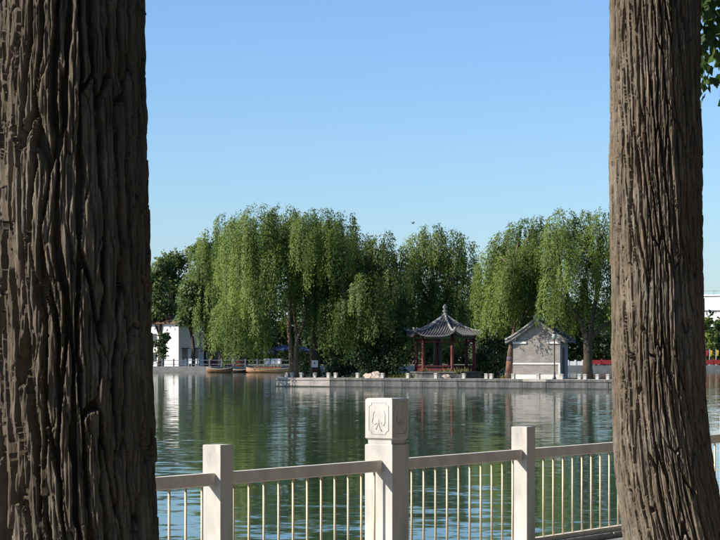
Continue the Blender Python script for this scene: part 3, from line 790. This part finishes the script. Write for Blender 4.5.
MB().lathe([(.16,0),(.2,.12),(.22,.28),(.13,.42),(.05,.5)],(0,-.18,az+.08),10).build('ridge_ornament',M['tile_edge'],hs,True)
MB().lathe([(.16,0),(.2,.12),(.22,.28),(.13,.42),(.05,.5)],(0,hd_+.2,az+.08),10).build('ridge_ornament',M['tile_edge'],hs,True)

# ------------------------------------------------------------------ lamp post
f,t=front(549); lp=f+NI*.95; lp.z=IZ
lpo=empty('lamp_post',lp); tag(lpo,'slender black lamp post with a pale lantern before the brick house','lamp post')
MB().lathe([(.14,0),(.14,.12),(.09,.18),(.075,.55),(.05,.62),(.042,2.9),(.06,2.94),(.06,3.0)],(0,0,0),12).build('pole',M['black_metal'],lpo,True)
MB().lathe([(.09,3.0),(.17,3.1),(.19,3.3),(.15,3.42)],(0,0,0),12).build('lantern',M['lantern_glass'],lpo,True)
MB().lathe([(.19,3.42),(.12,3.5),(.03,3.56)],(0,0,0),12).build('lantern_cap',M['black_metal'],lpo,True)

# ------------------------------------------------------------------ shrubs, grass and rocks
def shrub(label,px,Y,lobes,m,seed,size=.2,dens=75,cat='shrub',name='shrub',group=None,z0=IZ):
    b=gpt(px,Y,z0); t=empty(name,b); tag(t,label,cat,group)
    r=np.random.RandomState(seed); st=MB()
    for (x,z,rx,rz,tb) in lobes: st.tube([(x*.3,0,-.05),(x*.7,0,z*.5),(x,0,z)],[.06,.04,.02],6)
    st.build('stem',M['willow_bark_dark'],t)
    link('foliage',leaf_ball_mesh('foliage',[((x,r.uniform(-.5,.5),z),(rx,max(.6,rx*.8),rz),tb) for (x,z,rx,rz,tb) in lobes],dens,size,r),m,t)
    return t
shrub('tall dark evergreen shrub standing close beside the pavilion',395,177.9,[(0,1.2,1.0,1.2,.3),(-.3,2.5,.9,1.1,.35),(.4,3.4,.7,1.0,.4),(-.9,.9,.8,.9,.3)],M['leaf_dark'],201)
shrub('broad dark evergreen shrub behind the grass and rocks',375,178,[(0,1.0,1.3,1.0,.3),(-.9,1.8,1.0,1.2,.3),(.8,2.1,1.1,1.2,.35),(0,3.0,.9,.9,.4)],M['leaf_dark'],202)
shrub('low dark shrub next to the thick willow trunk',345,183,[(0,.8,1.2,.8,.4),(-1.0,.7,.9,.7,.5),(.9,1.3,.9,1.0,.35)],M['leaf_dark'],203)
shrub('bright green bush between the two willow trunks at the island tip',304,184,[(0,.7,.8,.7,.8),(.3,1.5,.6,.6,.9),(-.5,1.9,.5,.6,.9)],M['leaf_mid'],204)
shrub('dense green bush between the pavilion and the grey house',493,177,[(0,.7,1.0,.8,.5),(-.8,.6,.8,.7,.4),(.6,1.3,.7,.7,.5)],M['leaf_mid'],205)
shrub('small bush under the willow strands beside the pavilion plinth',480,180,[(0,.8,.9,.8,.4),(.3,1.6,.8,.9,.5)],M['leaf_dark'],206)
# yellow-green grass clumps on the bank before the pavilion
r=np.random.RandomState(77); Vs=[];Qs=[];Ts=[];n0=0
def grass_patch(px0,px1,d0,d1,n,h,tb):
    global n0
    px=px0+(px1-px0)*r.rand(n); dd=d0+(d1-d0)*r.rand(n); P=[]
    for a,b in zip(px,dd):
        f,_=front(a); q=f+NI*b; P.append((q.x,q.y,IZ-.03))
    P=np.array(P); A=r.normal(size=P.shape)*.35+np.array([0,0,1]); A/=np.linalg.norm(A,axis=1)[:,None]
    clump=.5+.5*np.sin(px*.9)*np.cos(dd*2.1+px*.3)
    L=h*(.5+.8*r.rand(n))*(.5+.7*clump)
    v,q,tt=leaf_quads(P,A,perp(A,r),L,L*.22,np.clip(tb+.25*r.normal(size=n),0,1)); Vs.append(v);Qs.append(q+n0);Ts.append(tt);n0+=len(v)
grass_patch(403,441,2.7,5.0,3500,.7,.6)
grass_patch(372,404,2.8,6.5,2500,.4,.15)
grass_patch(330,372,2.8,7,2500,.35,.1)
grass_patch(484,506,2.6,6,1500,.35,.2)
go=link('grass',np_mesh('grass',np.concatenate(Vs),np.concatenate(Qs),False,np.concatenate(Ts)),M['grassy']); tag(go,'tufted yellowish green grass on the island bank','grass',kind='stuff')
def rock(px,inset,s,seed,label):
    f,_=front(px); p=f+NI*inset; r_=random.Random(seed)
    import bmesh
    bm=bmesh.new(); bmesh.ops.create_icosphere(bm,subdivisions=2,radius=1)
    for v_ in bm.verts:
        k=1+.28*math.sin(v_.co.x*3.1+seed)*math.cos(v_.co.y*2.7+seed*2)+r_.uniform(-.10,.10); v_.co*=k
        v_.co.x*=s[0]; v_.co.y*=s[1]; v_.co.z=max(v_.co.z*s[2],-.05)
    me=bpy.data.meshes.new('garden_rock'); bm.to_mesh(me); bm.free()
    o=link('garden_rock',me,M['rock']); o.location=(p.x,p.y,IZ+.03); tag(o,label,'rock','pinkish rocks on the island path')
rock(361,1.3,(.55,.4,.36),1,'low pinkish rock lying on the island path among the bollards')
rock(366,1.5,(.40,.35,.52),2,'tallest pointed pinkish rock of the little pile on the path')
rock(369.5,1.2,(.45,.35,.25),3,'flattest pinkish rock at the end of the little pile')
rock(437,1.5,(.35,.3,.30),4,'single rock beside the grass clumps in front of the pavilion')
rock(486,4.2,(.5,.4,.75),5,'pale upright rock under the bush between pavilion and brick house')

# ------------------------------------------------------------------ far bank, left side
def broad_tree(label,px,Y,top,wpx,m,seed,base_z=-.35,group=None,trunk_h=.35,size=.42,dens=9,n=13,name='broadleaf_tree',low=.28,bark='willow_bark_dark',tb=.4,HW=None,loc=None):
    b=gpt(px,Y,base_z); S=Y/F; H=at(px,top,Y).z-base_z; W=wpx*S
    if HW: H,W=HW
    if loc: b=Vector(loc)
    t=empty(name,b); tag(t,label,'tree',group); r=np.random.RandomState(seed)
    rt_=.03*H
    tr=MB().tube([(0,0,-.1),(.02*H,0,H*.2),(-.01*H,0,H*.45),(.02*H,0,H*.75)],[rt_,rt_*.75,rt_*.55,rt_*.2],8).build('trunk',M[bark],t,True)
    lob=[]; lm=MB()
    for k in range(n):
        a=r.rand()*6.28; zf=low+(1-low)*(k+.5)/n
        wr=W*.5*math.sqrt(max(.08,1-((zf-.5)/.56)**2))
        rad=W*(.15+.08*r.rand()); 
        d=max(0,wr-rad)*(.55+.5*r.rand())
        c=(d*math.cos(a),d*.8*math.sin(a),min(H*zf,H-rad*.75)); lob.append((c,(rad,rad,rad*.85),np.clip(tb+.2*r.normal(),0,1)))
        lm.tube([(0,0,c[2]*.55),(c[0]*.5,c[1]*.5,c[2]*.85),c],[rt_*.35,rt_*.22,rt_*.1],5)
    lm.build('limb',M[bark],tr,True)
    link('crown',leaf_ball_mesh('crown',lob,dens,size,r,droop=.4),m,t)
    return t
broad_tree('rounded green tree rising over the white building\'s brown roof',160,311,258,46,M['leaf_mid'],301,dens=14,n=20,low=.45,tb=.5)
broad_tree('spreading green tree with a bare dark trunk before the white building\'s shaded wall',192,305,282,46,M['leaf_mid'],302,low=.55,dens=15,n=17,tb=.4)
broad_tree('small leafy tree shading the lower part of the white wall',163,304.2,333,22,M['leaf_dark'],303,dens=20,n=10,low=.3)
broad_tree('tall mid green tree rising behind the white building',172,322,252,60,M['leaf_mid'],304,dens=13,n=18)
broad_tree('light green tree behind the far bank willow and the white building',202,320,240,56,M['leaf_mid'],305,dens=13,n=18,tb=.55)
# far bank willow hanging over the boats
Y=306; b=gpt(222,Y,-.35); S=Y/F
tw=willow('willow_tree','large willow on the far bank trailing its strands above the wooden boats',b,
  [([(0,0,0),(.1,0,3),(-.2,0,7),(0,0,12)],[.6,.5,.4,.15]),([(0,0,4),(2,0,8),(3,0,12)],[.3,.25,.1]),([(0,0,4),(-2,0,8),(-3,0,11)],[.3,.25,.1])],
  px_lobes(Y,b,[(226,226,11),(240,222,12),(212,240,11),(228,244,14),(248,242,12),(200,256,10),(218,260,13),(238,262,13),(204,276,12),(224,280,13),(246,280,12),(196,292,9),(212,296,12),(234,298,12),(252,300,10),(256,262,10),(206,312,9),(224,314,10),(244,316,10),(260,318,8),(214,322,8),(234,328,8),(252,330,8),(204,326,7)],8,3.5),
  M['willow_bark_dark'],M['willow'],108,n_strand=11,Ls=(2.6,6.0),leafL=.30,step=.22,zmin=1.4)
tw['group']='willows on the far bank'
# white building
WB_=gpt(178.5,309,-.35); wb=empty('white_building',WB_,R(-38)); tag(wb,'two storey white plaster building with brown tiled roof on the far bank','building')
# local: corner at origin; sunlit wall runs to -x (facing -y turned to the sun), shaded wall runs to +y
MB().box((-3.2,2.6,2.95),(6.4,5.2,5.9)).build('wall',M['plaster'],wb)
rf=MB(); 
vv=[(-6.9,-.5,5.9),(.5,-.5,5.9),(.5,5.7,5.9),(-6.9,5.7,5.9),(-6.0,2.6,7.3),(-.4,2.6,7.3),(-6.9,-.5,6.05),(.5,-.5,6.05),(.5,5.7,6.05),(-6.9,5.7,6.05)]
rf.add(vv,[(3,2,1,0),(0,1,7,6),(1,2,8,7),(2,3,9,8),(3,0,6,9),(6,7,5,4),(7,8,5),(8,9,4,5),(9,6,4)]); rf.build('roof',M['brown_tile'],wb)
for (x,z) in ((-4.6,3.9),(-4.6,1.3)):
    f_=MB().box((x,-.03,z),(1.0,.08,1.3)).build('window',M['window'],wb); MB().box((x,-.06,z-.72),(1.2,.16,.1)).build('sill',M['white_trim'],f_)
for (y,z,h) in ((1.3,1.6,1.6),(3.4,1.6,1.6)):
    f_=MB().box((.03,y,z),(.08,1.1,h)).build('window',M['window'],wb); MB().box((.06,y,z+h/2+.1),(.3,1.5,.1)).build('awning',M['dark_wood'],f_)
# building with red roof behind
RB=gpt(181,330,-.35); rb=empty('red_roofed_building',RB,R(-38)); tag(rb,'narrow building with a red roof peeking above the white building','building')
MB().box((0,0,3.9),(2.2,2.6,7.9)).build('wall',M['plaster'],rb)
MB().add([(-1.5,-1.6,7.85),(1.5,-1.6,7.85),(1.5,1.6,7.85),(-1.5,1.6,7.85),(-.6,0,8.6),(.6,0,8.6)],[(3,2,1,0),(0,1,5,4),(1,2,5),(2,3,4,5),(3,0,4)]).build('roof',M['red_roof'],rb)
MB().box((-.5,-1.33,7.2),(.7,.08,.6)).build('window',M['window'],rb)
# dull red tea house
TH_=gpt(214,316,-.35); tho=empty('tea_house',TH_,R(-6)); tag(tho,'low dull red lakeside hall under the far bank willow','building')
MB().box((0,0,1.4),(7.0,4,2.8)).build('wall',M['dull_red'],tho)
MB().add([(-4,-2.6,2.8),(4,-2.6,2.8),(4,2.6,2.8),(-4,2.6,2.8),(-3.6,0,4.2),(3.6,0,4.2)],[(3,2,1,0),(0,1,5,4),(1,2,5),(2,3,4,5),(3,0,4)]).build('roof',M['tile'],tho)
for x in (-2.4,-.8,.8,2.4):
    MB().box((x,-2.03,1.4),(1.0,.08,1.7)).build('window',M['window'],tho)
# thatched kiosk
KO=gpt(238,305,-.35); ko=empty('kiosk',KO); tag(ko,'small open kiosk with a weathered pitched roof by the moored boats','kiosk')
for sx in (-.85,.85):
    for sy in (-.7,.7): MB().box((sx,sy,1.1),(.14,.14,2.3)).build('post',M['dark_wood'],ko)
MB().box((0,.6,1.1),(1.6,.08,2.1)).build('back_panel',M['dark_wood'],ko)
MB().box((0,-.7,.5),(1.6,.1,.95)).build('counter',M['dull_red'],ko)
MB().slab([(-1.35,-1.1,2.15),(1.35,-1.1,2.15),(.4,-1.1,3.05),(-.5,-1.1,3.1)],(0,2.2,0)).build('roof',M['thatch'],ko)
# far railing
fr=empty('lakeside_railing',gpt(150,302.6,-.35)); tag(fr,'grey post railing running along the far bank quay','railing')
pm=MB().box((0,0,.55),(.2,.2,1.1),0,.02).mesh('post')
x0=fr.location.x
npost=15
for k in range(npost):
    o=link('post',pm,M['grey_rail'],fr); o.location=(k*1.6,0,0)
for z in (.35,.9):
    MB().box((0.8*(npost-1),0,z),(1.6*(npost-1),.07,.09)).build('rail',M['grey_rail'],fr)
# boats
def boat(name,label,px0,px1,Y,mh,mi,seat,hgt):
    S=Y/F; L=(px1-px0)*S; c=gpt((px0+px1)/2,Y,WZ); t=empty(name,c,R(-5)); tag(t,label,'boat','wooden boats moored at the far bank')
    n=16; vv=[]; ff=[]; prof=[]
    for i in range(n+1):
        s=-1+2*i/n; wdt=.62*(1-abs(s)**2.6)**.6+.015; sheer=hgt*(1+.55*s**2); keel=-.12+.3*abs(s)**5
        x=s*L/2
        ring=[(x,-wdt,sheer),(x,-wdt*.9,sheer*.45),(x,-wdt*.55,keel),(x,wdt*.55,keel),(x,wdt*.9,sheer*.45),(x,wdt,sheer),(x,wdt*.86,sheer-.02),(x,wdt*.5,keel+.1),(x,-wdt*.5,keel+.1),(x,-wdt*.86,sheer-.02)]
        vv+=ring
    m=10
    for i in range(n):
        for k in range(m): ff.append((i*m+k,i*m+(k+1)%m,(i+1)*m+(k+1)%m,(i+1)*m+k))
    ff+=[tuple(range(m-1,-1,-1)),tuple(n*m+k for k in range(m))]
    MB().add(vv,ff).build('hull',mh,t,True)
    gw=MB()
    for sy in (0,5): gw.tube([Vector(vv[i*m+sy])+Vector((0,0,.03)) for i in range(n+1)],.05,6)
    gw.build('gunwale',M['boat_pale'],t,True)
    for k in range(seat):
        x=(-.5+k/(max(1,seat-1)))*L*.6; MB().box((x,0,hgt*.9),(.28,1.02,.06)).build('thwart',mi,t)
    return t
bt1=boat('rowing_boat','brown open rowing boat moored beside the kiosk',206,233,299,M['boat_brown'],M['boat_tan'],4,.42)
bt2=boat('rowing_boat','long tan wooden boat with raised side boards moored below the navy parasols',246,293,298,M['boat_tan'],M['boat_brown'],5,.42)
for sy in (-.52,.52): MB().box((-.3,sy,.66),(3.6,.05,.36)).build('side_board',M['boat_brown'],bt2)
bt3=boat('rowing_boat','dark boat end showing between the two wooden boats',231,250,300.5,M['dark_wood'],M['boat_pale'],2,.32)
# navy parasols, chairs behind the boats
def parasol(px,Y,h,wd,label):
    t=empty('parasol',gpt(px,Y,-.35)); tag(t,label,'parasol','navy parasols on the far bank')
    MB().tube([(0,0,0),(0,0,h+.1)],.035,8).build('pole',M['grey_rail'],t)
    n=8; vv=[(0,0,h+.5)]+[(wd*math.cos(k*math.pi/4),wd*math.sin(k*math.pi/4),h-.1) for k in range(n)]+[(wd*math.cos(k*math.pi/4),wd*math.sin(k*math.pi/4),h-.32) for k in range(n)]+[(0,0,h+.42)]
    ff=[(0,1+k,1+(k+1)%n) for k in range(n)]+[(1+k,9+k,9+(k+1)%n,1+(k+1)%n) for k in range(n)]+[(17,9+(k+1)%n,9+k) for k in range(n)]
    MB().add(vv,ff).build('canopy',M['navy'],t); MB().lathe([(.12,0),(.12,.08)],(0,0,0),10).build('base',M['grey_rail'],t)
parasol(268,305,2.1,1.25,'navy parasol on the far bank over the white chairs')
parasol(284,306,2.5,1.9,'widest navy parasol on the far bank beyond the island tip')
parasol(302,306.5,2.3,1.6,'navy parasol on the far bank seen between the two willow trunks')
ch=None
for k,px in enumerate((265.5,268.5,272.5,275.5,279,190,197)):
    cp=gpt(px,303.6+.3*(k%2),-.35)
    if ch is None:
        ch=empty('chair',cp); 
        MB().box((0,0,.45),(.44,.44,.05)).build('seat',M['white_paint'],ch); MB().box((0,.2,.78),(.44,.05,.62)).build('backrest',M['white_paint'],ch)
        for sx in (-.19,.19):
            for sy in (-.19,.19): MB().box((sx,sy,.21),(.04,.04,.42)).build('leg',M['white_paint'],ch)
        c=ch
    else:
        c=copy_tree(ch); c.location=cp
    tag(c,'white chair on the far quay under the navy parasol' if k<5 else 'white chair on the far quay before the white building','chair','white chairs on the far quay')

# ------------------------------------------------------------------ far bank behind the island and to the right
fx=[(246,296),(268,292),(292,288),(316,292),(340,296),(368,296),(398,292),(425,300),(450,290),(476,284),(500,292),(524,300),(548,296),(566,304),(584,300),(603,306),(622,298),(640,300)]
FT=['behind the far bank willow and the kiosk','behind the navy parasol over the white chairs','behind the forked pale willow trunk','behind the thick willow trunk with the notice',
 'behind the low dark shrub','behind the broad evergreen shrub','behind the tall evergreen shrub','between the tall evergreen shrub and the pavilion','seen through the middle of the pavilion',
 'behind the small bush at the pavilion plinth','behind the dense green bush','behind the brick house gable','behind the brick house and lamp post','behind the white balustrade',
 'behind the big dark forked willow trunk','behind the start of the red fence','behind the middle of the red fence','behind the last stretch of the red fence']
for k,(px,top) in enumerate(fx):
    broad_tree('dark green tree on the far bank '+FT[k],px,336+3*(k%3),top,46,M['leaf_dark' if k%2 else 'leaf_mid'],400+k,group='trees on the far bank behind the island',dens=11,n=16,tb=.3,low=.10)
broad_tree('feathery green tree beyond the red fence beside the long white building',706,336,316,20,M['willow'],430,dens=20,n=14,low=.15,tb=.5)
broad_tree('darker rounded tree beyond the red fence under the white building',719,338,320,22,M['leaf_mid'],431,dens=20,n=14,low=.15,tb=.6)
r=np.random.RandomState(500); wl_=[]
for px in range(60,960,9):
    Yw=372+r.uniform(-10,10); H=r.uniform(4.5,8.5); x=(px-360)/F*Yw
    for q in range(3): wl_.append(((x+r.normal()*1.2,Yw+r.normal()*2,-.4+H*(.15+.3*q)),(2.2,2.0,H*.24),float(np.clip(.35+.2*r.normal(),0,1))))
wd_=link('woodland',leaf_ball_mesh('woodland',wl_,3.2,.75,r),M['leaf_dark']); tag(wd_,'belt of dark woodland far behind the lake','woodland',kind='stuff')
# unseen trees added behind the camera and to its right, to cut sky light
spots=[(14,-38+5.4*k) for k in range(14)]+[(9.6,-3+5.4*k) for k in range(7)]+[(19,-30+6*k) for k in range(9)]
for k,(nf,al) in enumerate(spots):
    p=P0+D*al+NF*nf
    broad_tree('unseen leafy tree added to shade the lake promenade',0,1,0,0,M['leaf_dark'],520+k,base_z=0,group='unseen trees added to shade the promenade',size=.42,dens=13,n=17,low=.13,name='added_shade_tree',HW=(11.5+.5*(k%4),7.6),loc=(p.x,p.y,0))
# red fence
rfn=empty('red_fence',gpt(588,327,-.35)); tag(rfn,'long red painted fence of boards along the far bank','fence')
p_=[]; xs=np.arange(0,26,1.5)
bd=MB().box((0,0,.55),(1.32,.08,.62)).mesh('board_panel'); po=MB().box((0,0,.5),(.14,.14,1.05)).mesh('post')
for x in xs:
    xx=rfn.location.x+x; yy=(321+ (xx-28)*5/32+.5 if xx<60 else 327)-rfn.location.y
    o=link('post',po,M['red_paint'],rfn); o.location=(x,yy,0)
    o=link('panel',bd,M['red_paint'],rfn); o.location=(x+.75,yy,0); o.rotation_euler=(0,0,R(9))
# white low wall beside it
wlo=empty('white_balustrade',gpt(566,326,-.35)); tag(wlo,'low white balustrade on the far bank next to the red fence','balustrade')
for k in range(3): MB().box((k*1.05+.1,-2.2,.4),(.22,.22,.9)).build('post',M['white_paint'],wlo)
for k in range(2): MB().box((k*1.05+.62,-2.2,.38),(.8,.12,.6)).build('panel',M['white_paint'],wlo)
# flags
for k,px in enumerate((702.5,705.5,709.5,716)):
    yy=329; t=empty('flag',gpt(px,yy,-.35)); tag(t,'red pennant on a short pole behind the red fence' if k==1 else 'yellow pennant on a short pole behind the red fence','flag','pennants behind the red fence')
    MB().tube([(0,0,0),(0,0,2.4)],.03,6).build('pole',M['white_paint'],t)
    MB().slab([(0.03,0,2.35),(.42,0,2.2),(.36,.02,1.5),(.03,0,1.3)],(0,.03,0)).build('cloth',M['yellow'] if k!=1 else M['red_paint'],t)
# long white building
LB=gpt(698,430,-.35); lb=empty('long_white_building',LB,R(-32)); tag(lb,'long flat roofed white building beyond the trees and red fence','building')
zt=at(700,296,430).z+.35
MB().box((12,5,zt/2),(25,10,zt)).build('wall',M['plaster'],lb)
MB().box((12,-.12,zt*.78),(25.2,.3,.22)).build('string_course',M['grey_rail'],lb)
MB().box((12,5,zt+.12),(25.6,10.6,.24)).build('parapet',M['white_paint'],lb)
for k in range(10): MB().box((.8+k*2.4,.3,zt+.6),(.07,.07,.8)).build('roof_rail_post',M['grey_rail'],lb)
MB().box((12,.3,zt+.95),(24,.05,.06)).build('roof_rail',M['grey_rail'],lb)
for k in range(9): 
    f_=MB().box((1.5+k*2.6,-.02,zt*.5),(1.4,.1,1.5)).build('window',M['window'],lb)

# ------------------------------------------------------------------ bird
bd_=empty('bird',at(413,223.5,120)); tag(bd_,'small dark bird flying above the treetops','bird'); 
MB().tube([(-.17,0,-.03),(-.08,0,0),(.05,0,.01),(.13,0,.02),(.18,0,.015)],[.01,.04,.045,.03,.006],8).build('body',M['bird'],bd_,True)
for s_ in (-1,1):
    MB().slab([(.06,0,.03),(-.05,0,.03),(-.10,s_*.22,.14),(.0,s_*.30,.17),(.05,s_*.18,.12)],(0,0,.012)).build('wing',M['bird'],bd_)
bd_.rotation_euler=(0,0,R(35)); bd_.scale=(.55,)*3
